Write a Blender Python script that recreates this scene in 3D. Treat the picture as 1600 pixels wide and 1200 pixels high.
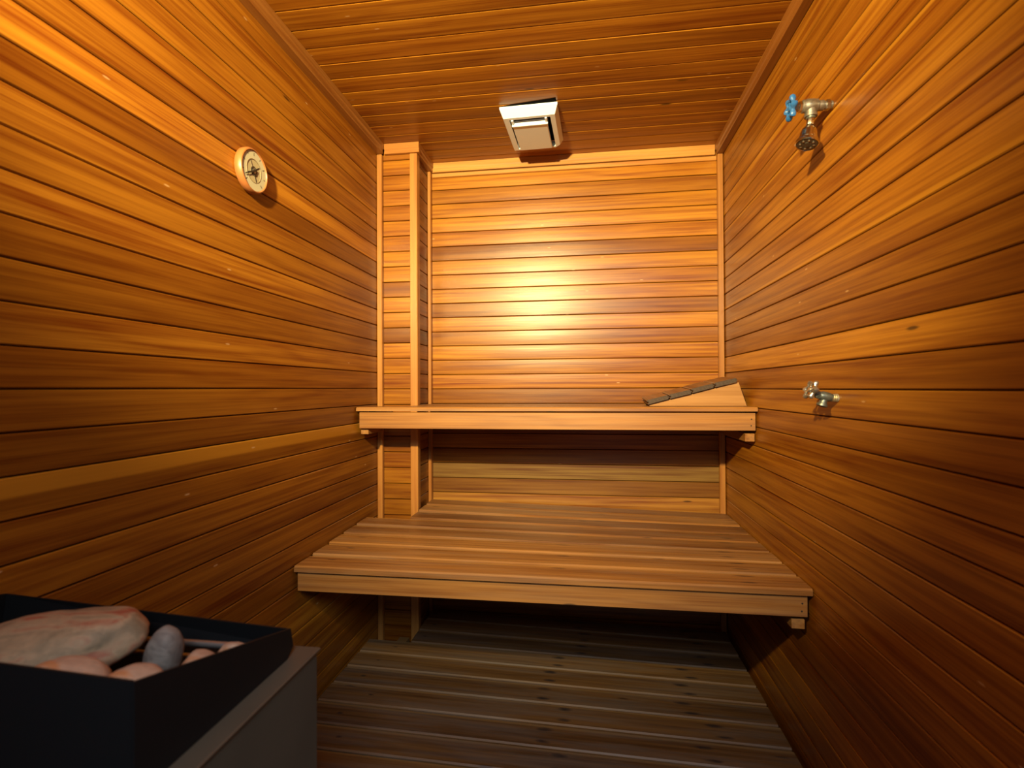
import bpy, bmesh, math, random
from mathutils import Matrix, Vector, noise

for o in list(bpy.data.objects):
    bpy.data.objects.remove(o)
SC = bpy.context.scene
COL = SC.collection
R = math.radians

# ------------------------------------------------------------------ camera
YAW, PITCH, ROLL = R(7.974), R(0.491), R(-0.286)
CAMZ = 1.04
fwd = Vector((-math.sin(YAW) * math.cos(PITCH), math.cos(YAW) * math.cos(PITCH), math.sin(PITCH)))
rgt = Vector((math.cos(YAW), math.sin(YAW), 0))
upv = rgt.cross(fwd)
r2 = rgt * math.cos(ROLL) + upv * math.sin(ROLL)
u2 = -rgt * math.sin(ROLL) + upv * math.cos(ROLL)
cd = bpy.data.cameras.new('camera')
cam = bpy.data.objects.new('camera', cd)
COL.objects.link(cam)
cam.matrix_world = Matrix(((r2.x, u2.x, -fwd.x, 0), (r2.y, u2.y, -fwd.y, 0), (r2.z, u2.z, -fwd.z, CAMZ), (0, 0, 0, 1)))
cd.sensor_width = 36.0
cd.lens = 818.4 / 1600 * 36.0
cd.clip_start = 0.02
cd.dof.use_dof = True
cd.dof.focus_distance = 2.1
cd.dof.aperture_fstop = 4.5
SC.camera = cam

# ------------------------------------------------------------------ light and exposure
SC.view_settings.view_transform = 'Standard'
SC.view_settings.look = 'None'
SC.view_settings.gamma = 1.0
SC.view_settings.use_curve_mapping = False
SC.view_settings.exposure = 0.0
w = bpy.data.worlds.new('world')
SC.world = w
w.use_nodes = True
w.node_tree.nodes['Background'].inputs[0].default_value = (0.80, 0.90, 1.0, 1)
w.node_tree.nodes['Background'].inputs[1].default_value = 0.22
# ceiling lamp of the hallway beyond the open door
hl = bpy.data.lights.new('hallway_light', 'AREA')
hl.shape = 'DISK'
hl.size = 0.9
hl.energy = 80
hl.color = (0.78, 0.90, 1.0)
hlo = bpy.data.objects.new('hallway_light', hl)
COL.objects.link(hlo)
hlo.location = (0.50, -1.40, 2.33)
hlo.rotation_euler = (Vector((0.2, 2.0, 0.6)) - hlo.location).to_track_quat('-Z', 'Y').to_euler()
# warm spot standing in for a flash, above and left of the camera
FLASH_POS = Vector((-0.44, -0.28, 1.84))
FLASH_AIM = Vector((-0.12, 2.345, 1.66))
sp = bpy.data.lights.new('flash_spot', 'SPOT')
sp.energy = 680
sp.color = (1.0, 0.80, 0.36)
sp.spot_size = R(87)
sp.spot_blend = 1.0
sp.shadow_soft_size = 0.035
spo = bpy.data.objects.new('flash_spot', sp)
COL.objects.link(spo)
spo.location = FLASH_POS
spo.rotation_euler = (FLASH_AIM - FLASH_POS).to_track_quat('-Z', 'Y').to_euler()

# ------------------------------------------------------------------ room measures (metres)
XL, XR = -0.872, 0.588          # side wall faces
YB, YF = 2.345, -0.50           # back wall face, entry wall face
ZC = 2.079                      # ceiling face
ZF = -0.045                     # concrete under the duckboard
T = 0.012                       # board thickness

# ------------------------------------------------------------------ materials
def new_mat(name):
    m = bpy.data.materials.new(name)
    m.use_nodes = True
    return m, m.node_tree.nodes, m.node_tree.links

def plain(name, col, rough=0.5, metal=0.0, emit=None, strength=0, noise_amt=0.0, noise_scale=40, col2=None, bump=0.0):
    m, N, L = new_mat(name)
    b = N['Principled BSDF']
    b.inputs['Base Color'].default_value = (*col, 1)
    b.inputs['Roughness'].default_value = rough
    b.inputs['Metallic'].default_value = metal
    if emit:
        b.inputs['Emission Color'].default_value = (*emit, 1)
        b.inputs['Emission Strength'].default_value = strength
    if noise_amt > 0:
        tc = N.new('ShaderNodeTexCoord')
        n = N.new('ShaderNodeTexNoise')
        n.inputs['Scale'].default_value = noise_scale
        n.inputs['Detail'].default_value = 5
        L.new(tc.outputs['Object'], n.inputs['Vector'])
        mx = N.new('ShaderNodeMix')
        mx.data_type = 'RGBA'
        mx.inputs[6].default_value = (*col, 1)
        mx.inputs[7].default_value = (*(col2 or tuple(c * 0.5 for c in col)), 1)
        mp = N.new('ShaderNodeMapRange')
        mp.inputs[1].default_value = 0.35
        mp.inputs[2].default_value = 0.7
        mp.inputs[4].default_value = noise_amt
        L.new(n.outputs['Fac'], mp.inputs[0])
        L.new(mp.outputs[0], mx.inputs[0])
        L.new(mx.outputs[2], b.inputs['Base Color'])
        if bump:
            bp = N.new('ShaderNodeBump')
            bp.inputs['Strength'].default_value = bump
            bp.inputs['Distance'].default_value = 0.002
            L.new(n.outputs['Fac'], bp.inputs['Height'])
            L.new(bp.outputs[0], b.inputs['Normal'])
    return m

def wood(name, light, dark, rough=0.36, stains=None, knots=0.012, wear=0.0, spec=0.5, wear_col=(0.34, 0.31, 0.27), flecks=False):
    """cedar: length along local X, face width along local Y; tint from the object's colour, pale sapwood edge from its alpha"""
    m, N, L = new_mat(name)
    b = N['Principled BSDF']
    def math_(op, a, c=None, d=None):
        n = N.new('ShaderNodeMath'); n.operation = op
        for i, v in enumerate((a, c, d)):
            if v is None: continue
            if isinstance(v, (int, float)): n.inputs[i].default_value = v
            else: L.new(v, n.inputs[i])
        return n.outputs[0]
    def rng(v, a, c, d=0.0, e=1.0, smooth=True):
        n = N.new('ShaderNodeMapRange')
        if smooth: n.interpolation_type = 'SMOOTHSTEP'
        L.new(v, n.inputs[0])
        n.inputs[1].default_value = a; n.inputs[2].default_value = c
        n.inputs[3].default_value = d; n.inputs[4].default_value = e
        return n.outputs[0]
    def nz(vec, scale, detail=4, rough_=0.55):
        mp = N.new('ShaderNodeMapping')
        mp.inputs['Scale'].default_value = scale
        L.new(vec, mp.inputs['Vector'])
        n = N.new('ShaderNodeTexNoise')
        n.inputs['Scale'].default_value = 1.0
        n.inputs['Detail'].default_value = detail
        n.inputs['Roughness'].default_value = rough_
        L.new(mp.outputs[0], n.inputs['Vector'])
        return n.outputs['Fac']
    def mix(f, a, c, mode='MIX'):
        n = N.new('ShaderNodeMix'); n.data_type = 'RGBA'; n.blend_type = mode
        for i, v in ((0, f), (6, a), (7, c)):
            if isinstance(v, (int, float)): n.inputs[i].default_value = v
            elif isinstance(v, tuple): n.inputs[i].default_value = (*v, 1)
            else: L.new(v, n.inputs[i])
        return n.outputs[2]
    tc = N.new('ShaderNodeTexCoord')
    oi = N.new('ShaderNodeObjectInfo')
    sep = N.new('ShaderNodeSeparateXYZ')
    L.new(tc.outputs['Object'], sep.inputs[0])
    lx, ly, lz = sep.outputs
    cmb = N.new('ShaderNodeCombineXYZ')
    L.new(math_('MULTIPLY', oi.outputs['Random'], 61.0), cmb.inputs[0])
    L.new(math_('MULTIPLY', oi.outputs['Random'], 17.3), cmb.inputs[1])
    L.new(math_('MULTIPLY', oi.outputs['Random'], 29.7), cmb.inputs[2])
    add = N.new('ShaderNodeVectorMath'); add.operation = 'ADD'
    L.new(tc.outputs['Object'], add.inputs[0]); L.new(cmb.outputs[0], add.inputs[1])
    P = add.outputs[0]
    fine = nz(P, (5.0, 420, 420), 5, 0.6)
    streak = nz(P, (1.6, 85, 85), 5, 0.6)
    big = nz(P, (1.3, 14, 14), 3)
    warp = nz(P, (1.1, 9, 9), 2)
    ph = math_('ADD', math_('MULTIPLY', ly, 95.0), math_('MULTIPLY', warp, 30.0))
    ring = math_('ADD', math_('MULTIPLY', math_('SINE', math_('ADD', ph, math_('MULTIPLY', lx, 2.0))), 0.5), 0.5)
    ring = math_('POWER', ring, 2.2)
    fac = math_('ADD', math_('MULTIPLY', rng(streak, 0.36, 0.66), 0.44), math_('MULTIPLY', rng(big, 0.3, 0.7), 0.30))
    fac = math_('ADD', fac, math_('MULTIPLY', rng(fine, 0.34, 0.68), 0.20))
    fac = math_('ADD', fac, math_('MULTIPLY', ring, 0.16))
    col = mix(fac, light, dark)
    col = mix(1.0, col, oi.outputs['Color'], 'MULTIPLY')
    # pale sapwood along one edge of some boards
    edge = math_('SUBTRACT', math_('ADD', math_('MULTIPLY', ly, 15.0), math_('MULTIPLY', warp, 0.25)), math_('SUBTRACT', oi.outputs['Alpha'], 0.38))
    sap = rng(edge, 0.0, 0.10)
    col = mix(math_('MULTIPLY', sap, 0.7), col, (light[0] * 1.12, light[1] * 1.2, light[2] * 1.15))
    # small knots
    if knots > 0:
        mp = N.new('ShaderNodeMapping'); mp.inputs['Scale'].default_value = (3.3, 16, 1)
        L.new(P, mp.inputs['Vector'])
        vo = N.new('ShaderNodeTexVoronoi'); vo.voronoi_dimensions = '2D'
        vo.inputs['Scale'].default_value = 1.0
        L.new(mp.outputs[0], vo.inputs['Vector'])
        sc = N.new('ShaderNodeSeparateColor'); L.new(vo.outputs['Color'], sc.inputs[0])
        pick = math_('GREATER_THAN', sc.outputs[0], 1.0 - knots)
        kn = math_('MULTIPLY', rng(vo.outputs['Distance'], 0.085, 0.03), pick)
        col = mix(math_('MULTIPLY', kn, 0.85), col, (0.035, 0.012, 0.004))
    if flecks:                                      # small pale scuffs
        mp = N.new('ShaderNodeMapping'); mp.inputs['Scale'].default_value = (9, 34, 1)
        mp.inputs['Rotation'].default_value = (0, 0, 0.25)
        L.new(P, mp.inputs['Vector'])
        v2 = N.new('ShaderNodeTexVoronoi'); v2.voronoi_dimensions = '2D'; v2.inputs['Scale'].default_value = 1.0
        L.new(mp.outputs[0], v2.inputs['Vector'])
        s2 = N.new('ShaderNodeSeparateColor'); L.new(v2.outputs['Color'], s2.inputs[0])
        fk = math_('MULTIPLY', rng(v2.outputs['Distance'], 0.09, 0.04), math_('GREATER_THAN', s2.outputs[1], 0.972))
        col = mix(math_('MULTIPLY', fk, 0.5), col, (0.62, 0.40, 0.20))
    rg = math_('ADD', math_('MULTIPLY', fine, 0.16), rough - 0.08)
    if wear > 0:                                    # greyed, worn surface in patches
        wn = rng(nz(P, (2.2, 22, 22), 4, 0.65), 0.40, 0.66)
        col = mix(math_('MULTIPLY', wn, wear), col, wear_col)
    if stains:                                      # dark iron stains around the nails
        tot = None
        wob = nz(P, (26, 60, 60), 3)
        for x0, yy, rx, ry in stains:
            dx = math_('DIVIDE', math_('SUBTRACT', math_('ADD', lx, math_('MULTIPLY', oi.outputs['Random'], 0.09)), x0 + 0.045), rx)
            dy = math_('DIVIDE', math_('SUBTRACT', ly, yy), ry)
            d2 = math_('ADD', math_('MULTIPLY', dx, dx), math_('MULTIPLY', dy, dy))
            s = rng(math_('ADD', d2, math_('MULTIPLY', wob, 1.5)), 1.9, 0.45)
            tot = s if tot is None else math_('MAXIMUM', tot, s)
        col = mix(math_('MULTIPLY', tot, 0.9), col, (0.012, 0.010, 0.012))
    L.new(col, b.inputs['Base Color'])
    L.new(rg, b.inputs['Roughness'])
    b.inputs['Specular IOR Level'].default_value = spec
    bp = N.new('ShaderNodeBump')
    bp.inputs['Strength'].default_value = 0.22
    bp.inputs['Distance'].default_value = 0.0012
    L.new(math_('ADD', math_('MULTIPLY', streak, 0.8), math_('MULTIPLY', big, 2.2)), bp.inputs['Height'])
    L.new(bp.outputs[0], b.inputs['Normal'])
    return m

CEDAR_L, CEDAR_D = (0.41, 0.162, 0.013), (0.135, 0.025, 0.002)
M = {}
M['cedar'] = wood('varnished_cedar', CEDAR_L, CEDAR_D, 0.33, flecks=True, spec=0.32)
M['trim'] = wood('cedar_trim', (0.44, 0.195, 0.045), (0.26, 0.088, 0.016), 0.36, knots=0)
M['bench'] = wood('worn_cedar_bench', (0.36, 0.155, 0.036), (0.13, 0.040, 0.008), 0.42, wear=0.32, knots=0.07, wear_col=(0.25, 0.155, 0.09),
                  stains=[(0.62, 0.03, 0.035, 0.006), (0.62, -0.02, 0.03, 0.005), (0.10, 0.03, 0.03, 0.005), (-0.60, 0.02, 0.02, 0.004)])
M['duck'] = wood('greyed_duckboard', (0.19, 0.092, 0.028), (0.065, 0.026, 0.007), 0.48, wear=0.28, knots=0.12, wear_col=(0.14, 0.125, 0.11),
                 stains=[(0.03, 0.026, 0.030, 0.011), (0.03, -0.028, 0.026, 0.009), (0.48, 0.02, 0.034, 0.010), (0.50, -0.03, 0.03, 0.008), (-0.60, 0.0, 0.012, 0.006)])
M['rough'] = wood('raw_cedar', (0.40, 0.205, 0.075), (0.26, 0.115, 0.034), 0.6, knots=0, spec=0.25)
M['fascia'] = wood('bench_front_cedar', (0.38, 0.170, 0.042), (0.17, 0.056, 0.011), 0.42, knots=0.15, wear=0.2, wear_col=(0.25, 0.155, 0.09))
M['endgrain'] = plain('weathered_end_grain', (0.070, 0.044, 0.034), 0.85, noise_amt=0.8, noise_scale=220, col2=(0.03, 0.02, 0.014), bump=0.6)
M['back'] = plain('dark_backing', (0.035, 0.012, 0.005), 0.9)
M['concrete'] = plain('concrete', (0.10, 0.095, 0.09), 0.9, noise_amt=0.6)
M['white'] = plain('white_plastic', (0.72, 0.80, 0.93), 0.42)  # bluish tint stands in for cool light on the vent's underside
M['black'] = plain('black_enamel', (0.004, 0.004, 0.0045), 0.5)
M['black'].node_tree.nodes['Principled BSDF'].inputs['Specular IOR Level'].default_value = 0.25
M['cavity'] = plain('dark_cavity', (0.004, 0.004, 0.005), 1.0)
M['cavity'].node_tree.nodes['Principled BSDF'].inputs['Specular IOR Level'].default_value = 0.05
M['steel'] = plain('brushed_grey_steel', (0.085, 0.070, 0.050), 0.5, 0.35, noise_amt=0.3, noise_scale=9)
M['rod'] = plain('element_rod', (0.42, 0.40, 0.38), 0.35, 0.9)
M['chrome'] = plain('worn_chrome', (0.62, 0.57, 0.50), 0.2, 1.0)
M['nickel'] = plain('dull_nickel', (0.40, 0.35, 0.29), 0.33, 1.0, noise_amt=0.4, noise_scale=90)
M['castmetal'] = plain('tarnished_brass', (0.33, 0.29, 0.25), 0.42, 0.85, noise_amt=0.7, noise_scale=120, col2=(0.12, 0.11, 0.10))
M['brass'] = plain('limed_brass', (0.40, 0.32, 0.18), 0.5, 0.7, noise_amt=0.8, noise_scale=150, col2=(0.45, 0.42, 0.36))
M['green'] = plain('verdigris_metal', (0.17, 0.18, 0.16), 0.45, 0.7, noise_amt=0.6, noise_scale=120, col2=(0.07, 0.075, 0.07))
M['blue'] = plain('blue_paint', (0.008, 0.085, 0.30), 0.3, noise_amt=0.35, noise_scale=130, col2=(0.10, 0.20, 0.36))
M['silver'] = plain('worn_silver', (0.60, 0.58, 0.53), 0.28, 0.9, noise_amt=0.5, noise_scale=110, col2=(0.26, 0.24, 0.20))
M['rim'] = plain('copper_rim', (0.33, 0.115, 0.035), 0.4)
M['dial'] = plain('cream_dial', (0.46, 0.42, 0.30), 0.5)
M['ink'] = plain('black_ink', (0.02, 0.014, 0.01), 0.5)

# ------------------------------------------------------------------ helpers
def tag(o, label=None, cat=None, group=None, kind=None):
    if label: o['label'] = label
    if cat: o['category'] = cat
    if group: o['group'] = group
    if kind: o['kind'] = kind
    return o

def link(name, me, mat, parent=None, mtx=None, color=(1, 1, 1, 1)):
    o = bpy.data.objects.new(name, me)
    COL.objects.link(o)
    if mat and not me.materials: me.materials.append(mat)
    if parent: o.parent = parent
    if mtx is not None: o.matrix_local = mtx
    o.color = color
    return o

def empty(name, loc, rot=(0, 0, 0)):
    o = bpy.data.objects.new(name, None)
    o.empty_display_size = 0.05
    COL.objects.link(o)
    o.location = loc
    o.rotation_euler = rot
    return o

def mesh(name, bm, smooth=False):
    me = bpy.data.meshes.new(name)
    bmesh.ops.recalc_face_normals(bm, faces=bm.faces)
    bm.to_mesh(me); bm.free()
    if smooth:
        for p in me.polygons: p.use_smooth = True
        try: me.set_sharp_from_angle(angle=R(38))
        except Exception: pass
    return me

def box_bm(x0, x1, y0, y1, z0, z1, bev=0.0, bm=None, seg=1):
    b = bmesh.new()
    bmesh.ops.create_cube(b, size=1)
    for v in b.verts:
        v.co = Vector(((x0 + x1) / 2 + v.co.x * (x1 - x0), (y0 + y1) / 2 + v.co.y * (y1 - y0), (z0 + z1) / 2 + v.co.z * (z1 - z0)))
    if bev:
        bmesh.ops.bevel(b, geom=list(b.edges), offset=bev, segments=seg, affect='EDGES', profile=0.5)
    if bm is None: return b
    me = bpy.data.meshes.new('tmp'); b.to_mesh(me); b.free(); bm.from_mesh(me); bpy.data.meshes.remove(me)
    return bm

def box(name, x0, x1, y0, y1, z0, z1, mat, parent=None, bev=0.0, color=(1, 1, 1, 1), base=(0, 0, 0)):
    bx, by, bz = base
    return link(name, mesh(name, box_bm(x0 - bx, x1 - bx, y0 - by, y1 - by, z0 - bz, z1 - bz, bev)), mat, parent, color=color)

def prism(name, pts, h0, h1, axis, mat, parent=None, color=(1, 1, 1, 1), bev=0.0):
    """polygon pts (a, b) swept between h0 and h1 along axis: 'x' -> (y,z) 'y' -> (x,z) 'z' -> (x,y)"""
    bm = bmesh.new()
    def co(a, c, h):
        return {'x': (h, a, c), 'y': (a, h, c), 'z': (a, c, h)}[axis]
    A = [bm.verts.new(co(a, c, h0)) for a, c in pts]
    B = [bm.verts.new(co(a, c, h1)) for a, c in pts]
    bm.faces.new(A); bm.faces.new(list(reversed(B)))
    n = len(pts)
    for i in range(n):
        bm.faces.new((A[i], B[i], B[(i + 1) % n], A[(i + 1) % n]))
    if bev:
        bmesh.ops.bevel(bm, geom=list(bm.edges), offset=bev, segments=1, affect='EDGES')
    return link(name, mesh(name, bm), mat, parent, color=color)

def lathe_bm(prof, n=24, bm=None, close=True):
    """prof: list of (r, h) along +Z"""
    bm = bm or bmesh.new()
    rings = []
    for r, h in prof:
        if r < 1e-6:
            rings.append([bm.verts.new((0, 0, h))])
        else:
            rings.append([bm.verts.new((r * math.cos(2 * math.pi * i / n), r * math.sin(2 * math.pi * i / n), h)) for i in range(n)])
    for a, b in zip(rings, rings[1:]):
        for i in range(n):
            j = (i + 1) % n
            if len(a) == 1 and len(b) == 1: continue
            if len(a) == 1: bm.faces.new((a[0], b[i], b[j]))
            elif len(b) == 1: bm.faces.new((a[i], a[j], b[0]))
            else: bm.faces.new((a[i], a[j], b[j], b[i]))
    return bm

def along(p, d, up=(0, 0, 1)):
    """matrix whose local +Z points along d, at p"""
    z = Vector(d).normalized()
    x = Vector(up).cross(z)
    if x.length < 1e-4: x = Vector((1, 0, 0)).cross(z)
    x.normalize(); y = z.cross(x)
    return Matrix(((x.x, y.x, z.x, p[0]), (x.y, y.y, z.y, p[1]), (x.z, y.z, z.z, p[2]), (0, 0, 0, 1)))

def axes(p, X, Y):
    X, Y = Vector(X), Vector(Y); Z = X.cross(Y)
    return Matrix(((X.x, Y.x, Z.x, p[0]), (X.y, Y.y, Z.y, p[1]), (X.z, Y.z, Z.z, p[2]), (0, 0, 0, 1)))

_cache = {}
def board_mesh(length, width, thick, ch, mat):
    """a plank with eased long edges: face at z=0, centred on its length and width"""
    k = (round(length, 4), round(width, 4), round(thick, 4), ch, mat.name)
    if k in _cache: return _cache[k]
    bm = bmesh.new()
    h, l = width / 2, length / 2
    cr = 0.0006                      # slightly crowned face
    q = h - ch
    prof = [(-h, -thick), (-h, -ch - cr), (-q, -cr), (-q * 0.5, -cr * 0.25), (0, 0), (q * 0.5, -cr * 0.25), (q, -cr), (h, -ch - cr), (h, -thick)]
    n = len(prof)
    A = [bm.verts.new((-l, y, z)) for y, z in prof]
    B = [bm.verts.new((l, y, z)) for y, z in prof]
    bm.faces.new(A); bm.faces.new(list(reversed(B)))
    for i in range(n): bm.faces.new((A[i], B[i], B[(i + 1) % n], A[(i + 1) % n]))
    me = mesh('board', bm, True); me.materials.append(mat)
    _cache[k] = me
    return me

rnd = random.Random(7)
def tone(t, spread=0.10, sap=None):
    if isinstance(t, tuple): return (*t, 1.0)
    t = (0.30 * t + 0.70 * t ** 2.2) * (1 + rnd.uniform(-spread, spread))
    h = rnd.uniform(-0.05, 0.05)
    return (t ** 0.8 * (1 + h * 0.3), t * (1 + h), t ** 1.15 * (1 + h * 1.6), 1.0 if sap is None else sap)

GAP = 0.0024
def panel(parent, levels, tones, place, length, mat=None):
    """boards between consecutive levels; place(mid) -> matrix; tones: index -> (tone, sap, flip)"""
    for i, (a, b) in enumerate(zip(levels, levels[1:])):
        wd = b - a - GAP
        t, sap, flip = tones(i)
        mt = place((a + b) / 2)
        mt = mt @ Matrix.Rotation(R(rnd.uniform(-0.8, 0.8)), 4, 'X')
        if flip: mt = mt @ Matrix.Rotation(math.pi, 4, 'Z')
        link('board', board_mesh(length, wd, T, 0.0020, mat or M['cedar']), None, parent, mt, tone(t, 0.10, sap))

def levels(z0, up, dn, lo, hi):
    ks = []
    k = 0
    z = z0
    while z > lo + 0.015:
        z -= dn; k -= 1
    out, z = [max(z, lo)], z
    kk = k
    first = kk
    while True:
        kk += 1
        z = z0 + kk * (up if kk > 0 else dn)
        if z >= hi - 0.012: break
        out.append(z)
    out.append(hi)
    return out, first

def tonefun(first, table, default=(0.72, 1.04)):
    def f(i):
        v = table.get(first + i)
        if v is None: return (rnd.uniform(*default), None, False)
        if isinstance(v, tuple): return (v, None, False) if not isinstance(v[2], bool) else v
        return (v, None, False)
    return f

# ------------------------------------------------------------------ the room
ZW0 = ZF
fl = tag(box('floor', XL - 0.06, XR + 0.06, YF - 1.6, YB + 0.06, ZF - 0.06, ZF, M['concrete']), 'grey concrete floor below the slatted duckboard', 'floor', kind='structure')

wl = tag(box('wall_left', XL - 0.06, XL - T - 0.0005, YF - 0.1, YB + 0.06, ZF, ZC + 0.06, M['back']), 'left sauna wall of horizontal varnished cedar boards with thermometer', 'wall', kind='structure')
lv, k0 = levels(1.043, 0.0669, 0.0672, ZF, ZC)
ll = YB - YF - 0.004
panel(wl, lv, tonefun(k0, {12: 0.95, 11: (1.0, 0.86, True), 10: 1.0, 9: 0.98, 8: 1.22, 7: 0.74, 6: 0.90, 5: 0.92, 4: 1.0, 3: 0.80, 2: 0.82, 1: 1.02, 0: 0.82,
                           -1: 0.80, -2: 0.70, -3: (0.74, 0.46, False), -4: 0.76, -5: 0.84, -6: 0.74, -7: 0.80, -8: 0.84, -9: 0.7, -10: 0.82}),
      lambda z: axes((XL, (YB + YF) / 2, z), (0, 1, 0), (0, 0, 1)), ll)

wr = tag(box('wall_right', XR + T + 0.0005, XR + 0.06, YF - 0.1, YB + 0.06, ZF, ZC + 0.06, M['back']), 'right sauna wall of horizontal varnished cedar boards with shower and spigot', 'wall', kind='structure')
lv, k0 = levels(1.034, 0.0669, 0.0668, ZF, ZC)
panel(wr, lv, tonefun(k0, {1: 1.12, 0: 0.92, 2: 0.84, 3: 0.80, 4: 0.84, 5: (0.92, 0.80, True), 6: 0.95, 7: 0.94, 8: 0.92, 9: (0.92, 0.82, False), 10: 0.90, 11: 1.02, 12: 0.92,
                           -1: 0.96, -2: 0.82, -3: 0.82, -4: 0.92, -5: 0.90, -6: 0.92, -7: 0.9, -8: 0.94}),
      lambda z: axes((XR, (YB + YF) / 2, z), (0, -1, 0), (0, 0, 1)), ll)

CX = -0.712      # side face of the boxed-in column
CY = 2.135       # front face of the column
wb = tag(box('wall_back', CX - 0.02, XR + T, YB + T + 0.0005, YB + 0.06, ZF, ZC + 0.06, M['back']), 'back sauna wall of horizontal cedar boards behind the two benches', 'wall', kind='structure')
lv, k0 = levels(1.040, 0.0656, 0.0678, ZF, ZC)
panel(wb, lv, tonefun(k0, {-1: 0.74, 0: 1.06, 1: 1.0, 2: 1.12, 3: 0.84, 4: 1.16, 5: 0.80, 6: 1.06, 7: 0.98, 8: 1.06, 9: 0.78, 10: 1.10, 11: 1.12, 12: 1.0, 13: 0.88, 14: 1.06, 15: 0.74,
                           -4: 0.80, -5: 0.70, -6: (0.56, 0.80, 2.6), -7: (0.52, 0.56, 1.2), -8: (0.92, 1.05, 2.2)}),  # lower boards' tones carry bench shade and cool light besides real wear
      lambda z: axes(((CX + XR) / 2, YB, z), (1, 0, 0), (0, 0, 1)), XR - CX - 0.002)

wc = tag(box('wall_column', XL - T, CX - T - 0.0005, CY + T + 0.0005, YB + 0.06, ZF, ZC + 0.06, M['back']), 'narrow boxed-in corner column clad in short cedar boards', 'wall', kind='structure')
lv, k0 = levels(1.0406, 0.0650, 0.0668, ZF, ZC)
ct = {-1: 0.90, 0: 0.94, 1: 1.0, 2: 1.12, 3: 0.62, 4: 0.98, 5: 1.12, 6: 0.80, 7: 1.0, 8: 1.06, 9: 0.98, 10: 1.04, 11: 0.92, 12: 0.98, 13: 0.86, 14: 1.0, 15: 0.9}
panel(wc, lv, tonefun(k0, ct), lambda z: axes(((XL + CX) / 2, CY, z), (1, 0, 0), (0, 0, 1)), CX - XL - 0.002)
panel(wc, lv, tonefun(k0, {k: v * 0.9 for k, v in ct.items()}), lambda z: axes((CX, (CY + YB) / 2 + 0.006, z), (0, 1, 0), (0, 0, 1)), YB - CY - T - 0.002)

# ceiling
ce = tag(box('ceiling', XL - 0.06, XR + 0.06, YF - 0.1, YB + 0.06, ZC + T + 0.0005, ZC + 0.07, M['back']), 'cedar board ceiling with a white vent', 'ceiling', kind='structure')
ys = [YF]
y = 1.57 - 0.08 * 25
while y < YB - 0.02:
    if y > YF + 0.02: ys.append(y)
    y += 0.08
ys.append(YB)
panel(ce, ys, lambda i: (rnd.uniform(0.86, 1.10), None, False), lambda yy: axes(((XL + XR) / 2, yy, ZC), (1, 0, 0), (0, -1, 0)), XR - XL - 0.002)

# entry wall behind the camera, with the open doorway
D0, D1, DH = -0.12, 0.55, 2.03
ef = tag(box('wall_front', XL - 0.06, D0, YF - 0.10, YF, ZF, ZC + 0.06, M['cedar']), 'cedar entry wall beside the open doorway', 'wall', kind='structure')
box('wall_side_piece', D1, XR + 0.06, YF - 0.10, YF, ZF, ZC + 0.06, M['cedar'], ef)
box('wall_header', D0, D1, YF - 0.10, YF, DH, ZC + 0.06, M['cedar'], ef)

# corner strips and crown mouldings
ntrim = [0]
def trim(label, x0, x1, y0, y1, z0, z1, bev=0.002, t=1.0, axis='z'):
    """a strip whose length runs along axis; built in its own frame so that the grain follows it"""
    ntrim[0] += 1
    c = Vector(((x0 + x1) / 2, (y0 + y1) / 2, (z0 + z1) / 2))
    s = (x1 - x0, y1 - y0, z1 - z0)
    if axis == 'z': l, a, b2, m = s[2], s[1], s[0], axes(c, (0, 0, 1), (0, 1, 0))
    elif axis == 'x': l, a, b2, m = s[0], s[2], s[1], axes(c, (1, 0, 0), (0, 0, 1))
    else: l, a, b2, m = s[1], s[2], s[0], axes(c, (0, 1, 0), (0, 0, 1))
    me = mesh('trim', box_bm(-l / 2, l / 2, -a / 2, a / 2, -b2 / 2, b2 / 2, bev))
    o = link('trim_%d' % ntrim[0], me, M['trim'], None, m, tone(t, 0.04))
    return tag(o, label, 'trim', kind='structure')

CZ = ZC - 0.042
trim('square cedar corner strip where back wall meets right wall', 0.563, 0.5855, 2.322, YB - 0.001, ZF, CZ - 0.001, t=0.95)
trim('square cedar corner strip between left wall and column', XL + 0.0005, -0.849, 2.113, CY - 0.0005, ZF, CZ - 0.001)
trim('wide cedar corner strip on the outer edge of the column', -0.730, CX + 0.0145, 2.1235, 2.1345, ZF, CZ - 0.001, t=1.1)
trim('thin cedar strip along the side of the column edge', CX + 0.0005, CX + 0.0145, 2.1350, 2.160, ZF, CZ - 0.001, t=0.9)
trim('square cedar strip in the inner corner of column and back wall', CX + 0.0005, CX + 0.0150, 2.315, YB - 0.0005, ZF, CZ - 0.001, t=1.0)

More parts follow.
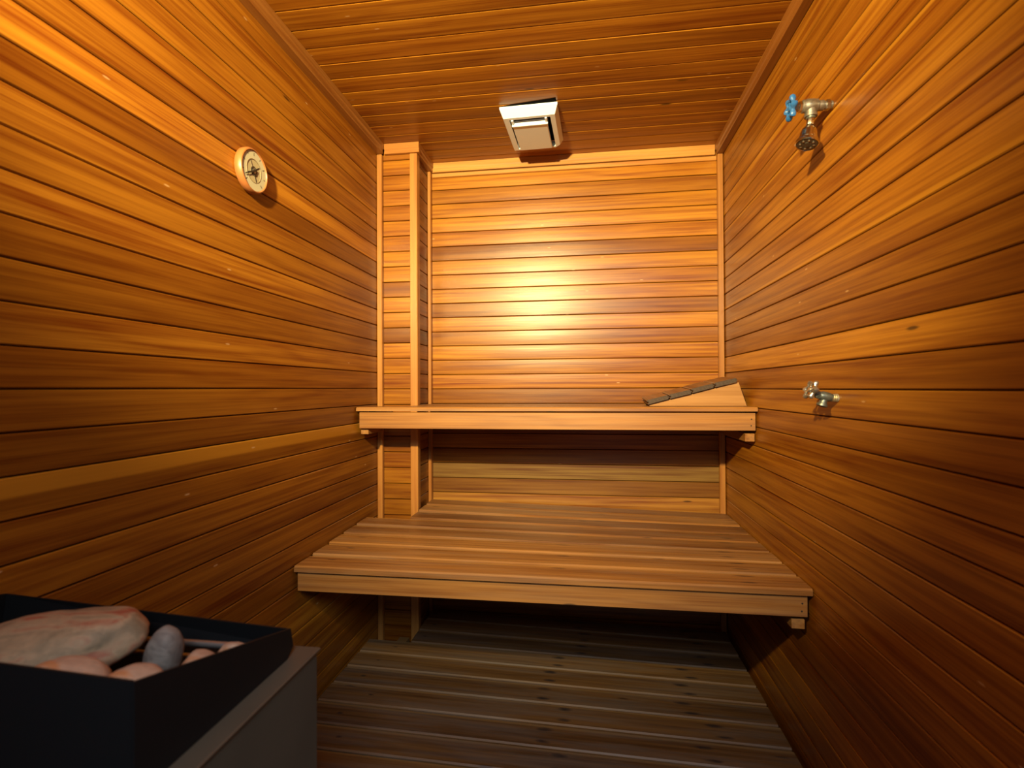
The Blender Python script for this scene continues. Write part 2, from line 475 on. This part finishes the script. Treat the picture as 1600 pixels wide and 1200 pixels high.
def crown(label, p0, p1, inward, depth, h=0.042, t=1.0):
    """moulding along p0-p1 under the ceiling: stepped profile, thicker at the top"""
    ntrim[0] += 1
    p0, p1 = Vector(p0), Vector(p1)
    X = (p1 - p0).normalized(); Z = Vector(inward); l = (p1 - p0).length
    Y = Z.cross(X)
    s = 1 if Y.z > 0 else -1
    Y = Y * s
    d = depth
    prof = [(0.0005, 0), (d, 0), (d, -h * 0.50), (d * 0.86, -h * 0.62), (d * 0.86, -h * 0.94), (d * 0.78, -h), (0.0005, -h)]
    bm = bmesh.new()
    A = [bm.verts.new((-l / 2, yy, zz)) for zz, yy in prof]
    B = [bm.verts.new((l / 2, yy, zz)) for zz, yy in prof]
    bm.faces.new(A); bm.faces.new(list(reversed(B)))
    for i in range(len(prof)): bm.faces.new((A[i], B[i], B[(i + 1) % len(prof)], A[(i + 1) % len(prof)]))
    c = (p0 + p1) / 2
    mt = Matrix(((X.x, Y.x, Z.x, c.x), (X.y, Y.y, Z.y, c.y), (X.z, Y.z, Z.z, c.z), (0, 0, 0, 1)))
    if mt.determinant() < 0:
        mt = mt @ Matrix.Scale(-1, 4, Vector((1, 0, 0)))
    o = link('trim_%d' % ntrim[0], mesh('trim', bm), M['trim'], None, mt, tone(t, 0.04))
    return tag(o, label, 'trim', kind='structure')

ZCc = ZC - 0.0005
LC = 0.033
crown('cedar crown moulding along the top of the left wall', (XL, YF, ZCc), (XL, 2.1145, ZCc), (1, 0, 0), LC, t=0.80)
crown('cedar crown moulding along the top of the right wall', (XR, YF, ZCc), (XR, 2.329, ZCc), (-1, 0, 0), LC, t=0.70)
crown('short cedar crown moulding on the front of the column', (XL + LC + 0.0005, CY, ZCc), (-0.687, CY, ZCc), (0, -1, 0), 0.0205, t=1.05)
crown('short cedar crown moulding on the side of the column', (CX, CY + 0.0005, ZCc), (CX, 2.3285, ZCc), (1, 0, 0), 0.025, t=0.85)
crown('pale cedar crown moulding along the top of the back wall', (-0.7115, YB, ZCc), (XR - LC - 0.0005, YB, ZCc), (0, -1, 0), 0.016, t=1.18)
trim('narrow pale cedar strip under the back wall crown moulding', -0.696, 0.5625, 2.336, YB - 0.0005, CZ - 0.0225, CZ - 0.004, t=1.22, axis='x')

# ------------------------------------------------------------------ slatted floor
DB = empty('duckboard', (-0.142, 0.0, 0.027), (0, math.atan(0.022), 0))
tag(DB, 'slatted greyed cedar duckboard covering the sauna floor under the lower bench', 'duckboard')
dl = 1.436
ymin = 1.80 - 0.105 * 16
k = 0
while True:
    yc = ymin + 0.105 * k + 0.0525
    if yc + 0.05 > YB - 0.005: break
    hw = 0.0485
    if yc + hw > 2.10:                   # boards beside the column are shorter
        x0, x1 = CX + 0.020 + 0.142, dl / 2
    elif yc - hw < 0.72:                 # and beside the heater
        x0, x1 = -0.352 + 0.142, dl / 2
    else:
        x0, x1 = -dl / 2, dl / 2
    t = 0.95 * rnd.uniform(0.85, 1.1)
    link('slat', board_mesh(x1 - x0, 0.097, 0.020, 0.004, M['duck']), None, DB, Matrix.Translation(((x0 + x1) / 2, yc, rnd.uniform(-0.001, 0.001))), tone(t, 0.1))
    k += 1
for xx in (-0.60, 0.03, 0.52):
    link('runner', mesh('runner', box_bm(xx - 0.02, xx + 0.02, 0.77 if xx < -0.3 else 0.17, 2.08, -0.055 - 0.022 * 0 + 0.01, -0.0205)), M['duck'], DB)

# ------------------------------------------------------------------ benches
def bench(name, label, z, yfront, n, pitch, nose_t, fas_top, fas_bot, bars, warp, fx0, fx1, x0, x1):
    e = empty(name, (-0.14, yfront, z))
    tag(e, label, 'bench')
    for i in range(n):
        yc = i * pitch + 0.049
        a, c = x0, x1
        if yfront + yc + 0.049 > 2.10: a = CX + 0.019
        f = i / max(1, n - 1)
        dx = (a + c) / 2 + 0.14
        rot = Matrix.Rotation(warp * f, 4, 'Y')
        lift = 0.013 * f * (1 if warp else 0)
        L_ = c - a
        me = board_mesh(L_, 0.098, nose_t, 0.0045, M['bench'])
        mt = Matrix.Translation((dx, yc, lift + rnd.uniform(-0.0008, 0.0008) - math.sin(warp * f) * dx)) @ rot
        link('slat', me, None, e, mt, tone(rnd.uniform(0.74, 1.06) if i else 1.05, 0.08))
    fm = mesh('fascia', box_bm(-(fx1 - fx0) / 2, (fx1 - fx0) / 2, -(fas_top - fas_bot) / 2, (fas_top - fas_bot) / 2, -0.010, 0.010, 0.0012))
    link('fascia', fm, M['fascia'], e, axes(((fx0 + fx1) / 2 + 0.14, 0.022, (fas_top + fas_bot) / 2 - z), (1, 0, 0), (0, 0, 1)), tone(1.0, 0.02))
    for bx0, bx1, bz0, bz1, by0, by1 in bars:
        c = ((bx0 + bx1) / 2 + 0.14, (by0 + by1) / 2 - yfront, (bz0 + bz1) / 2 - z)
        bm = box_bm(-(by1 - by0) / 2, (by1 - by0) / 2, -(bz1 - bz0) / 2, (bz1 - bz0) / 2, -(bx1 - bx0) / 2, (bx1 - bx0) / 2, 0.001)
        link('support_bar', mesh('support_bar', bm), M['fascia'], e, axes(c, (0, 1, 0), (0, 0, 1)), tone(0.95))
    for bx in (fx0 + 0.03, (fx0 + fx1) / 2, fx1 - 0.055):       # rails that carry the slats
        bm = box_bm(-0.30 if n > 4 else -0.09, 0.30 if n > 4 else 0.09, -0.02, 0.02, -0.012, 0.012)
        cy = 0.335 if n > 4 else 0.125
        link('rail', mesh('rail', bm), M['bench'], e, axes((bx + 0.14 + 0.012, cy, -nose_t - 0.0225 - (0.004 if warp else 0)), (0, 1, 0), (0, 0, 1)), tone(0.8))
    # nails at the right end of the fascia
    for dz in (0.35, 0.72):
        nm = mesh('nail', lathe_bm([(0, 0.0008), (0.0022, 0.0006), (0.0026, 0), (0, 0)], 8))
        link('nail', nm, M['ink'], e, along((fx1 + 0.14 - 0.012 - 0.004 * dz, 0.0118, fas_top - z - dz * (fas_top - fas_bot)), (0, -1, 0)))
    return e

bench('lower_bench', 'wide lower slatted cedar bench with a plain front board', 0.512, 1.468, 8, 0.1085, 0.0185, 0.488, 0.4325,
      [(0.541, 0.574, 0.396, 0.4215, 1.492, 2.30), (-0.862, -0.829, 0.405, 0.430, 1.70, 2.08)], 0.024, -0.864, 0.577, XL + 0.004, 0.5855)
bench('upper_bench', 'narrow upper cedar bench fixed across the back wall', 0.972, 1.900, 4, 0.1072, 0.0150, 0.951, 0.8895,
      [(0.551, 0.583, 0.8505, 0.8785, 1.925, 2.30), (-0.862, -0.832, 0.866, 0.8885, 1.93, 2.08)], 0.0, -0.861, 0.5825, XL + 0.004, 0.5865)

# ------------------------------------------------------------------ sloped headrest on the upper bench
HB = Vector((0.232, 1.985, 0.9725))
HR = tag(empty('headrest', HB), 'wedge-shaped cedar headrest with four overlapping dark slats on upper bench', 'headrest')
TOPX, TOPZ, BASEX = 0.318, 0.086, 0.346
for yy, dz in ((0.010, 0.0), (0.155, 0.007)):
    prism('side_panel', [(0.004, 0.0), (BASEX, 0.0), (TOPX, TOPZ + dz), (0.0, 0.004 + dz)], yy, yy + 0.018, 'y', M['rough'], HR, (1.0, 1.0, 1.0, 1))
sl = math.atan2(TOPZ - 0.003, TOPX)
tilt = math.atan2(0.007, 0.145)
for i in range(4):
    s0 = -0.004 + i * 0.0820
    w_ = 0.0760
    bm = bmesh.new()
    # tongue and groove end profile, u along the slope, v across the thickness
    pf = [(0, 0), (w_, 0), (w_, 0.005), (w_ + 0.0045, 0.005), (w_ + 0.0045, 0.009), (w_, 0.009), (w_, 0.0155), (0.002, 0.0165), (0, 0.0145), (0, 0.0105), (0.0045, 0.0105), (0.0045, 0.0045), (0, 0.0045)]
    A = [bm.verts.new((u, -0.002, v)) for u, v in pf]
    B = [bm.verts.new((u, 0.178, v)) for u, v in pf]
    fa = bm.faces.new(A); fb = bm.faces.new(list(reversed(B)))
    for j in range(len(pf)): bm.faces.new((A[j], B[j], B[(j + 1) % len(pf)], A[(j + 1) % len(pf)]))
    bmesh.ops.triangulate(bm, faces=[fa, fb])
    # grain along the slat: bake the length into local X
    me = mesh('slat', bm)
    me.transform(Matrix(((0, 1, 0, 0), (-1, 0, 0, 0), (0, 0, 1, 0), (0, 0, 0, 1))))
    mt = Matrix.Translation((math.cos(sl) * s0, 0.0, 0.006 + math.sin(sl) * s0 + 0.0008)) @ Matrix.Rotation(tilt, 4, 'X') @ Matrix.Rotation(-sl + (0.012 if i % 2 else -0.006), 4, 'Y') @ Matrix.Rotation(R(90), 4, 'Z')
    me.materials.append(M['bench']); me.materials.append(M['endgrain'])
    for p in me.polygons:
        if abs(p.normal.x) > 0.9: p.material_index = 1
    link('slat', me, None, HR, mt, tone(0.72, 0.1))

# ------------------------------------------------------------------ thermometer on the left wall
TH = tag(empty('thermometer', (XL, 1.25, 1.61)), 'round wall thermometer with copper rim and cream dial on left wall', 'thermometer')
TH.matrix_world = along((XL + 0.0012, 1.258, 1.612), (1, 0, 0)) @ Matrix.Diagonal((1.055, 1.055, 0.68, 1))      # local z out of the wall, local y up, local x along the wall
rr = 0.055
link('rim', mesh('rim', lathe_bm([(0, 0), (rr - 0.002, 0), (rr, 0.003), (rr, 0.021), (rr - 0.003, 0.028), (rr - 0.0050, 0.029), (rr - 0.0060, 0.027), (rr - 0.0065, 0.0225), (0, 0.0225)], 48), True), M['rim'], TH)
DI = link('dial', mesh('dial', lathe_bm([(0.0285, 0.0226), (0.0483, 0.0226), (0.0483, 0.0242), (0.0285, 0.0242), (0.0285, 0.0226)], 48)), M['dial'], TH)
link('inner_ring', mesh('inner_ring', lathe_bm([(0.0278, 0.0228), (0.0295, 0.0228), (0.0295, 0.0250), (0.0278, 0.0250), (0.0278, 0.0228)], 40)), M['brass'], TH)
link('dial_backing', mesh('dial_backing', lathe_bm([(0, 0.0226), (0.0278, 0.0226), (0.0278, 0.0232), (0, 0.0232)], 32)), plain('pale_brass', (0.38, 0.31, 0.19), 0.5), TH)
# coil spring of the mechanism
bm = bmesh.new()
prev = None
for i in range(60):
    a = i * 0.21; r = 0.006 + i * 0.00011
    cur = [bm.verts.new((r * math.cos(a), r * math.sin(a), z)) for z in (0.0232, 0.0255)] + [bm.verts.new(((r + 0.0005) * math.cos(a), (r + 0.0005) * math.sin(a), z)) for z in (0.0255, 0.0232)]
    if prev:
        for j in range(4): bm.faces.new((prev[j], prev[(j + 1) % 4], cur[(j + 1) % 4], cur[j]))
    prev = cur
link('coil_spring', mesh('coil_spring', bm), M['ink'], TH)
link('hub', mesh('hub', lathe_bm([(0, 0.0232), (0.0062, 0.0232), (0.0062, 0.0265), (0.004, 0.0275), (0, 0.0275)], 20), True), M['castmetal'], TH)
for a in (35, 118, 205, 292):
    bm = box_bm(0.005, 0.0270, -0.0010, 0.0014, 0.0233, 0.0245)
    link('spoke', mesh('spoke', bm), M['ink'] if a != 118 else M['castmetal'], TH, Matrix.Rotation(R(a), 4, 'Z'))
pt = prism('pointer', [(0.0, -0.0022), (0.040, -0.0012), (0.043, 0.0), (0.040, 0.0012), (0.0, 0.0022), (-0.008, 0.0028), (-0.008, -0.0028)], 0.0276, 0.0286, 'z', M['ink'], TH)
pt.rotation_euler = (0, 0, R(208))
for i in range(9):
    a = R(225 - i * 33.75)
    big_ = i % 2 == 0
    bm = box_bm(0.0370 if big_ else 0.040, 0.0450, -0.0009, 0.0009, 0.0243, 0.0246)
    link('scale_mark', mesh('scale_mark', bm), M['ink'], TH, Matrix.Rotation(a, 4, 'Z'))

# ------------------------------------------------------------------ handwheel used by both valves
def wheel(r, lobes, tube, mat, parent, mtx, spokes=4):
    bm = bmesh.new()
    n, q = 48, 8
    rings = []
    for i in range(n):
        a = 2 * math.pi * i / n
        rad = r * (1 + 0.16 * math.cos(lobes * a))
        tb = tube * (1 + 0.30 * math.cos(lobes * a))
        rings.append([bm.verts.new(((rad + tb * math.cos(b)) * math.cos(a), (rad + tb * math.cos(b)) * math.sin(a), tb * math.sin(b) * 1.15)) for b in [2 * math.pi * j / q for j in range(q)]])
    for i in range(n):
        for j in range(q):
            bm.faces.new((rings[i][j], rings[(i + 1) % n][j], rings[(i + 1) % n][(j + 1) % q], rings[i][(j + 1) % q]))
    for s in range(spokes):
        a = 2 * math.pi * s / spokes + 0.4
        tmp = box_bm(0.003, r, -tube * 0.6, tube * 0.6, -tube * 0.5, tube * 0.5, 0.0006)
        bmesh.ops.rotate(tmp, verts=tmp.verts, cent=(0, 0, 0), matrix=Matrix.Rotation(a, 3, 'Z'))
        me = bpy.data.meshes.new('t'); tmp.to_mesh(me); tmp.free(); bm.from_mesh(me); bpy.data.meshes.remove(me)
    lathe_bm([(0, -0.006), (0.0065, -0.006), (0.0065, 0.004), (0.004, 0.006), (0, 0.006)], 16, bm)
    return link('handwheel', mesh('handwheel', bm, True), mat, parent, mtx)

def turn(name, prof, mat, parent, p, d, n=20):
    return link(name, mesh(name, lathe_bm(prof, n), True), mat, parent, along(p, d))

# ------------------------------------------------------------------ shower valve and head on the right wall
SV = tag(empty('shower', (XR, 1.34, 1.714)), 'wall shower with blue handwheel valve and chrome head on right wall', 'shower')
W_ = (-1, 0, 0)      # out of the wall
turn('wall_pipe', [(0, -0.0), (0.0095, 0.0), (0.0095, 0.022), (0.0088, 0.024), (0.0088, 0.034), (0, 0.034)], M['castmetal'], SV, (-0.0006, 0, 0), W_)
turn('pipe_nut', [(0, 0), (0.0118, 0), (0.0128, 0.001), (0.0128, 0.008), (0.0118, 0.009), (0, 0.009)], M['nickel'], SV, (-0.006, 0, 0), W_, 6)
turn('pipe_coupling', [(0, 0), (0.0122, 0), (0.0122, 0.012), (0, 0.012)], M['castmetal'], SV, (-0.020, 0, 0), W_, 20)
turn('valve_body', [(0, 0), (0.012, 0), (0.0155, 0.003), (0.0155, 0.009), (0.0165, 0.011), (0.0165, 0.027), (0.0150, 0.030), (0.0150, 0.036), (0.013, 0.038), (0, 0.038)], M['castmetal'], SV, (-0.031, 0, 0.0005), W_, 24)
turn('outlet_branch', [(0, 0), (0.0135, 0), (0.0135, 0.016), (0.0145, 0.017), (0.0145, 0.023), (0, 0.023)], M['castmetal'], SV, (-0.048, 0, -0.003), (0, 0, -1), 24)
turn('bonnet_nut', [(0, 0), (0.0125, 0), (0.0125, 0.006), (0.0115, 0.007), (0, 0.007)], M['chrome'], SV, (-0.069, 0, 0), W_, 6)
turn('packing_nut', [(0, 0), (0.0098, 0), (0.0098, 0.010), (0.008, 0.013), (0.0045, 0.014), (0.0045, 0.017), (0, 0.017)], M['nickel'], SV, (-0.076, 0, 0), W_, 6)
wheel(0.0205, 6, 0.0052, M['blue'], SV, along((-0.093, 0, -0.001), W_))
hd = Vector((-0.20, -0.16, -1)).normalized()
p0 = Vector((-0.048, 0, -0.024))
turn('neck_collar', [(0, 0), (0.0105, 0), (0.0105, 0.004), (0.009, 0.006), (0, 0.006)], M['green'], SV, p0, (0, 0, -1))
turn('neck_nut', [(0, 0), (0.0085, 0), (0.0085, 0.017), (0.0075, 0.019), (0, 0.019)], M['chrome'], SV, p0 + Vector((0, 0, -0.005)), hd, 8)
p1 = p0 + Vector((0, 0, -0.005)) + hd * 0.019
SH = turn('shower_head', [(0, -0.002), (0.0085, 0), (0.0100, 0.004), (0.0160, 0.012), (0.0185, 0.022), (0.0195, 0.031), (0.0225, 0.039), (0.0255, 0.043), (0.0260, 0.049), (0.0245, 0.051), (0.0230, 0.0495), (0, 0.0495)], M['chrome'], SV, p1, hd, 32)
link('face_plate', mesh('face_plate', lathe_bm([(0, 0.0496), (0.0228, 0.0496), (0.0222, 0.0506), (0.009, 0.0506), (0.008, 0.0516), (0, 0.0516)], 32)), plain('grey_face', (0.10, 0.085, 0.07), 0.45, 0.6), SH)
for i in range(8):
    a = 2 * math.pi * i / 8
    link('nozzle', mesh('nozzle', lathe_bm([(0.0024, 0.0), (0.0024, 0.0012), (0.0012, 0.0018), (0, 0.0018)], 10), True), M['silver'], SH,
         Matrix.Translation((0.0152 * math.cos(a), 0.0152 * math.sin(a), 0.0506)))

# ------------------------------------------------------------------ hose spigot low on the right wall
SP = tag(empty('spigot', (XR, 1.327, 1.014)), 'tarnished hose spigot with silver handwheel on right wall', 'spigot')
turn('wall_pipe', [(0, 0), (0.0098, 0), (0.0098, 0.002), (0.0088, 0.003), (0.0098, 0.005), (0.0088, 0.007), (0.0098, 0.009), (0.0088, 0.011), (0.0095, 0.014), (0, 0.014)], M['brass'], SP, (-0.0006, 0, 0), W_)
bd = Vector((-1, 0, 0.22)).normalized()
turn('valve_body', [(0, 0), (0.0090, 0), (0.0095, 0.004), (0.0110, 0.010), (0.0115, 0.022), (0.0095, 0.027), (0.0085, 0.030), (0, 0.030)], M['green'], SP, (-0.0125, 0, 0.000), bd, 24)
turn('bonnet_nut', [(0, 0), (0.0098, 0), (0.0098, 0.006), (0.0075, 0.008), (0.0055, 0.013), (0, 0.013)], M['green'], SP, Vector((-0.0125, 0, 0)) + bd * 0.028, Vector((-1, 0, 0.42)), 6)
sd = Vector((-0.35, 0, -1)).normalized()
turn('spout', [(0, 0), (0.0080, 0), (0.0082, 0.010), (0.0092, 0.014), (0.0118, 0.015), (0.0122, 0.020), (0.0100, 0.021), (0.0085, 0.019), (0, 0.019)], M['green'], SP, (-0.029, 0, 0.000), sd, 24)
wheel(0.0175, 6, 0.0042, M['silver'], SP, along((-0.0600, -0.002, 0.0195), (-1, -0.25, 0.42)))

# ------------------------------------------------------------------ ceiling vent
VX0, VX1, VY0, VY1 = -0.303, -0.089, 1.895, 2.19
vc = ((VX0 + VX1) / 2, (VY0 + VY1) / 2)
VT = tag(empty('ceiling_vent', (vc[0], vc[1], ZC - 0.001), (R(-0.8), 0, R(-2.0))), 'white plastic exhaust vent cover on the cedar ceiling', 'vent')
hx, hy = (VX1 - VX0) / 2, (VY1 - VY0) / 2
# frame: outer skirt slopes in to a flat rim around the opening
bm = bmesh.new()
def rect(x0, x1, y0, y1, z): return [bm.verts.new(c) for c in ((x0, y0, z), (x1, y0, z), (x1, y1, z), (x0, y1, z))]
ix, iy0, iy1 = hx - 0.030, -hy + 0.040, hy - 0.022      # opening
def rectc(x0, x1, y0, y1, z, c): return [bm.verts.new(v) for v in ((x0, y0, z), (x1, y0, z), (x1, y1 - c, z), (x1 - c, y1, z), (x0, y1, z))]
lay = [rectc(-hx, hx, -hy, hy, -0.003, 0.02), rectc(-hx, hx, -hy, hy, -0.010, 0.02), rectc(-hx + 0.010, hx - 0.012, -hy + 0.026, hy - 0.012, -0.034, 0.02),
       rectc(-ix, ix, iy0, iy1, -0.034, 0.004), rectc(-ix, ix, iy0, iy1, -0.010, 0.004)]
for A, B in zip(lay, lay[1:]):
    for i in range(5): bm.faces.new((A[i], A[(i + 1) % 5], B[(i + 1) % 5], B[i]))
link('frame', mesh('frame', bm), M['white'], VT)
link('fan_housing', mesh('fan_housing', box_bm(-ix + 0.001, ix - 0.001, iy0 + 0.001, iy1 - 0.001, -0.009, -0.003)), M['cavity'], VT)
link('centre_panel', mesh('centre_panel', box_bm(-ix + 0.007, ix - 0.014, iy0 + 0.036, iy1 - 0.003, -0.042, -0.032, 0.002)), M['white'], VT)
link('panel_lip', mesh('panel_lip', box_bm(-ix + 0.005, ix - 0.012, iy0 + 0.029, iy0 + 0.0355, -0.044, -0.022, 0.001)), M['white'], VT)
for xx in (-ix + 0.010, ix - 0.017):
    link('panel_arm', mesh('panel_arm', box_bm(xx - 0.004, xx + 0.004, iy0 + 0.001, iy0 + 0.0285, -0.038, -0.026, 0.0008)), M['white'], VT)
for i in range(5):
    a = -0.7 + i * 0.33
    bm = box_bm(-0.0015, 0.0015, -0.011, 0.011, -0.0185, -0.0095)
    bmesh.ops.rotate(bm, verts=bm.verts, cent=(0, 0, 0), matrix=Matrix.Rotation(a, 3, 'Z'))
    link('fan_blade', mesh('fan_blade', bm), M['rod'], VT, Matrix.Translation((-0.05 + i * 0.024, iy0 + 0.015, 0)))
prism('dark_gap_plate', [(-hx + 0.018, -hy + 0.002), (-hx + 0.018, -hy - 0.004), (hx - 0.030, -hy - 0.022), (hx - 0.004, -hy - 0.026), (hx - 0.004, -hy + 0.002)], -0.0022, -0.0006, 'z', M['cavity'], VT)  # flat dark plate painted as the shaded ceiling hole beside the cover

# ------------------------------------------------------------------ heater
HC = Vector((-0.622, 0.56, ZF))
HT = tag(empty('sauna_heater', HC), 'grey steel sauna heater with a black open stone tray by left wall', 'heater')
def hbox(name, x0, x1, y0, y1, z0, z1, mat, bev=0.0):
    return box(name, x0, x1, y0, y1, z0, z1, mat, HT, bev, base=HC)
CT = 0.674
hbox('cabinet', -0.866, -0.378, 0.418, 0.700, 0.12, CT - 0.0045, M['steel'], 0.003)
hbox('top_plate', -0.868, -0.3745, 0.416, 0.7025, CT - 0.004, CT, M['steel'], 0.0015)
for lx_ in (-0.85, -0.415):
    for ly_ in (0.435, 0.66):
        hbox('leg', lx_, lx_ + 0.022, ly_, ly_ + 0.022, ZF, 0.1195, M['black'])
# tray: four plates around an open box, rim low at the far side and high at the near side
TX0, TX1, TY0, TY1 = -0.858, -0.402, 0.420, 0.674
th = 0.0025
def rel(p): return (p[0] - HC.x, p[1] - HC.y, p[2] - HC.z)
def plate(name, quad, nrm, t=th):
    bm = bmesh.new()
    n = Vector(nrm) * t
    A = [bm.verts.new(rel(p)) for p in quad]
    B = [bm.verts.new(rel(Vector(p) + n)) for p in quad]
    m = len(quad)
    bm.faces.new(A); bm.faces.new(list(reversed(B)))
    for i in range(m): bm.faces.new((A[i], B[i], B[(i + 1) % m], A[(i + 1) % m]))
    return link(name, mesh(name, bm), M['black'], HT)
zb = CT + 0.0005
ZFAR_R, ZFAR_L, ZNEAR_R, ZNEAR_L = 0.7125, 0.738, 0.779, 0.800
plate('tray_side', [(TX1, TY1 - 0.010, zb), (TX1, TY1 + 0.004, zb + 0.011), (TX1, TY1 - 0.002, ZFAR_R), (TX1, TY0, ZNEAR_R), (TX1, TY0, zb)], (-1, 0, 0))
plate('tray_side', [(TX0, TY0, zb), (TX0, TY0, ZNEAR_L), (TX0, TY1 - 0.002, ZFAR_L), (TX0, TY1 + 0.004, zb + 0.011), (TX0, TY1 - 0.010, zb)], (1, 0, 0))
plate('tray_front', [(TX0 + 0.003, TY1 - 0.010, zb), (TX1 - 0.003, TY1 - 0.010, zb), (TX1 - 0.003, TY1 + 0.004, zb + 0.011), (TX1 - 0.003, TY1 - 0.002, ZFAR_R), (TX0 + 0.003, TY1 - 0.002, ZFAR_L), (TX0 + 0.003, TY1 + 0.004, zb + 0.011)], (0, -1, 0))
plate('tray_back', [(TX0 + 0.003, TY0, zb), (TX0 + 0.003, TY0, ZNEAR_L), (TX1 - 0.003, TY0, ZNEAR_R), (TX1 - 0.003, TY0, zb)], (0, 1, 0))
hbox('tray_floor', TX0 + 0.004, TX1 - 0.004, TY0 + 0.004, TY1 - 0.013, zb, zb + 0.003, M['black'])
for yy, zz in ((0.640, 0.7005), (0.618, 0.694)):
    bm = lathe_bm([(0, 0), (0.0042, 0), (0.0042, 0.448), (0, 0.448)], 12)
    link('heating_element', mesh('heating_element', bm, True), M['rod'], HT, along(rel((TX0 + 0.005, yy, zz)), (1, 0, 0)))

# ------------------------------------------------------------------ heater stones
def stone_mat(name, a, b2, c, scale, vein=0.5):
    m, N, L = new_mat(name)
    bs = N['Principled BSDF']; bs.inputs['Roughness'].default_value = 0.75
    tc = N.new('ShaderNodeTexCoord')
    n1 = N.new('ShaderNodeTexNoise'); n1.inputs['Scale'].default_value = scale; n1.inputs['Detail'].default_value = 6; n1.inputs['Distortion'].default_value = 0.8
    n2 = N.new('ShaderNodeTexNoise'); n2.inputs['Scale'].default_value = 160; n2.inputs['Detail'].default_value = 4
    mp = N.new('ShaderNodeMapping'); mp.inputs['Scale'].default_value = (1, 3, 3)
    L.new(tc.outputs['Object'], mp.inputs[0]); L.new(mp.outputs[0], n1.inputs['Vector']); L.new(tc.outputs['Object'], n2.inputs['Vector'])
    cr = N.new('ShaderNodeValToRGB')
    e = cr.color_ramp.elements
    e[0].position = 0.34; e[0].color = (*c, 1)
    e[1].position = 0.66; e[1].color = (*b2, 1)
    e2 = e.new(0.48); e2.color = (*a, 1)
    L.new(n1.outputs['Fac'], cr.inputs[0])
    mx = N.new('ShaderNodeMix'); mx.data_type = 'RGBA'; mx.blend_type = 'OVERLAY'; mx.inputs[0].default_value = 0.22
    L.new(cr.outputs[0], mx.inputs[6]); L.new(n2.outputs['Fac'], mx.inputs[7])
    L.new(mx.outputs[2], bs.inputs['Base Color'])
    bp = N.new('ShaderNodeBump'); bp.inputs['Strength'].default_value = 0.5; bp.inputs['Distance'].default_value = 0.0015
    L.new(n2.outputs['Fac'], bp.inputs['Height']); L.new(bp.outputs[0], bs.inputs['Normal'])
    return m

def stone(label, loc, dims, rot, mat, seed, rough=0.16):
    bm = bmesh.new()
    bmesh.ops.create_icosphere(bm, subdivisions=4, radius=1)
    off = Vector((seed * 3.1, seed * 1.7, seed * 5.3))
    for v in bm.verts:
        d = v.co.normalized()
        k = 1 + rough * (noise.noise(d * 1.1 + off) * 1.3 + 0.45 * noise.noise(d * 2.6 + off) + 0.12 * noise.noise(d * 7 + off))
        p = Vector([math.copysign(abs(c) ** 0.92, c) for c in d]) * k
        v.co = Vector((p.x * dims[0], p.y * dims[1], p.z * dims[2]))
    o = link('heater_stone', mesh('heater_stone', bm, True), mat)
    o.location = loc
    o.rotation_euler = [R(a) for a in rot]
    return tag(o, label, 'stone', 'stones in the heater tray')

st_big = stone_mat('veined_stone', (0.25, 0.155, 0.085), (0.15, 0.10, 0.055), (0.22, 0.055, 0.025), 14)
st_grey = stone_mat('grey_stone', (0.12, 0.092, 0.076), (0.15, 0.118, 0.10), (0.085, 0.062, 0.052), 30)
st_pink = stone_mat('pinkish_stone', (0.31, 0.19, 0.125), (0.28, 0.175, 0.115), (0.32, 0.13, 0.05), 11)
stone('large pale stone with reddish veins in the heater tray', (-0.655, 0.560, 0.7235), (0.108, 0.060, 0.040), (8, -9, 14), st_big, 1, 0.13)
stone('grey speckled upright egg-shaped stone in the heater tray', (-0.510, 0.575, 0.7160), (0.0205, 0.020, 0.038), (6, 14, 0), st_grey, 2, 0.06)
stone('long smooth pinkish stone against the tall plate of the heater tray', (-0.530, 0.468, 0.7290), (0.046, 0.036, 0.036), (0, 4, -6), st_pink, 3, 0.08)
stone('short peach stone with an orange band in the heater tray', (-0.4480, 0.462, 0.7300), (0.031, 0.033, 0.036), (0, 0, 10), st_pink, 4, 0.08)
stone('rounded tan stone half hidden by the sloping heater tray side', (-0.436, 0.540, 0.7140), (0.025, 0.028, 0.030), (0, 10, 20), st_pink, 5, 0.12)
stone('flat chipped tan stone beside the heating element', (-0.4340, 0.5985, 0.7040), (0.0205, 0.0165, 0.0232), (0, -8, 0), st_pink, 6, 0.14)

# ------------------------------------------------------------------ unseen lamp fixture, added to house the flash spot
LB = Vector((FLASH_POS.x, YF, FLASH_POS.z))
LP = tag(empty('added_spot_lamp', LB), 'added black spot lamp housing the flash light, on a short bracket on the entry wall', 'lamp')
ld = (FLASH_AIM - FLASH_POS).normalized()
lh = FLASH_POS - ld * 0.125 - LB
turn('wall_plate', [(0, 0), (0.05, 0), (0.05, 0.010), (0.042, 0.016), (0, 0.016)], M['black'], LP, (0, 0.0005, 0), (0, 1, 0), 24)
turn('bracket', [(0, 0), (0.011, 0), (0.011, max(0.02, lh.y - 0.014)), (0, max(0.02, lh.y - 0.014))], M['black'], LP, (0, 0.0165, 0), (0, 1, 0), 12)
turn('added_lamp_housing', [(0, 0), (0.028, 0.002), (0.040, 0.018), (0.050, 0.070), (0.060, 0.085), (0.060, 0.088), (0.048, 0.074), (0.036, 0.022), (0, 0.016)], M['black'], LP, lh, ld, 32)
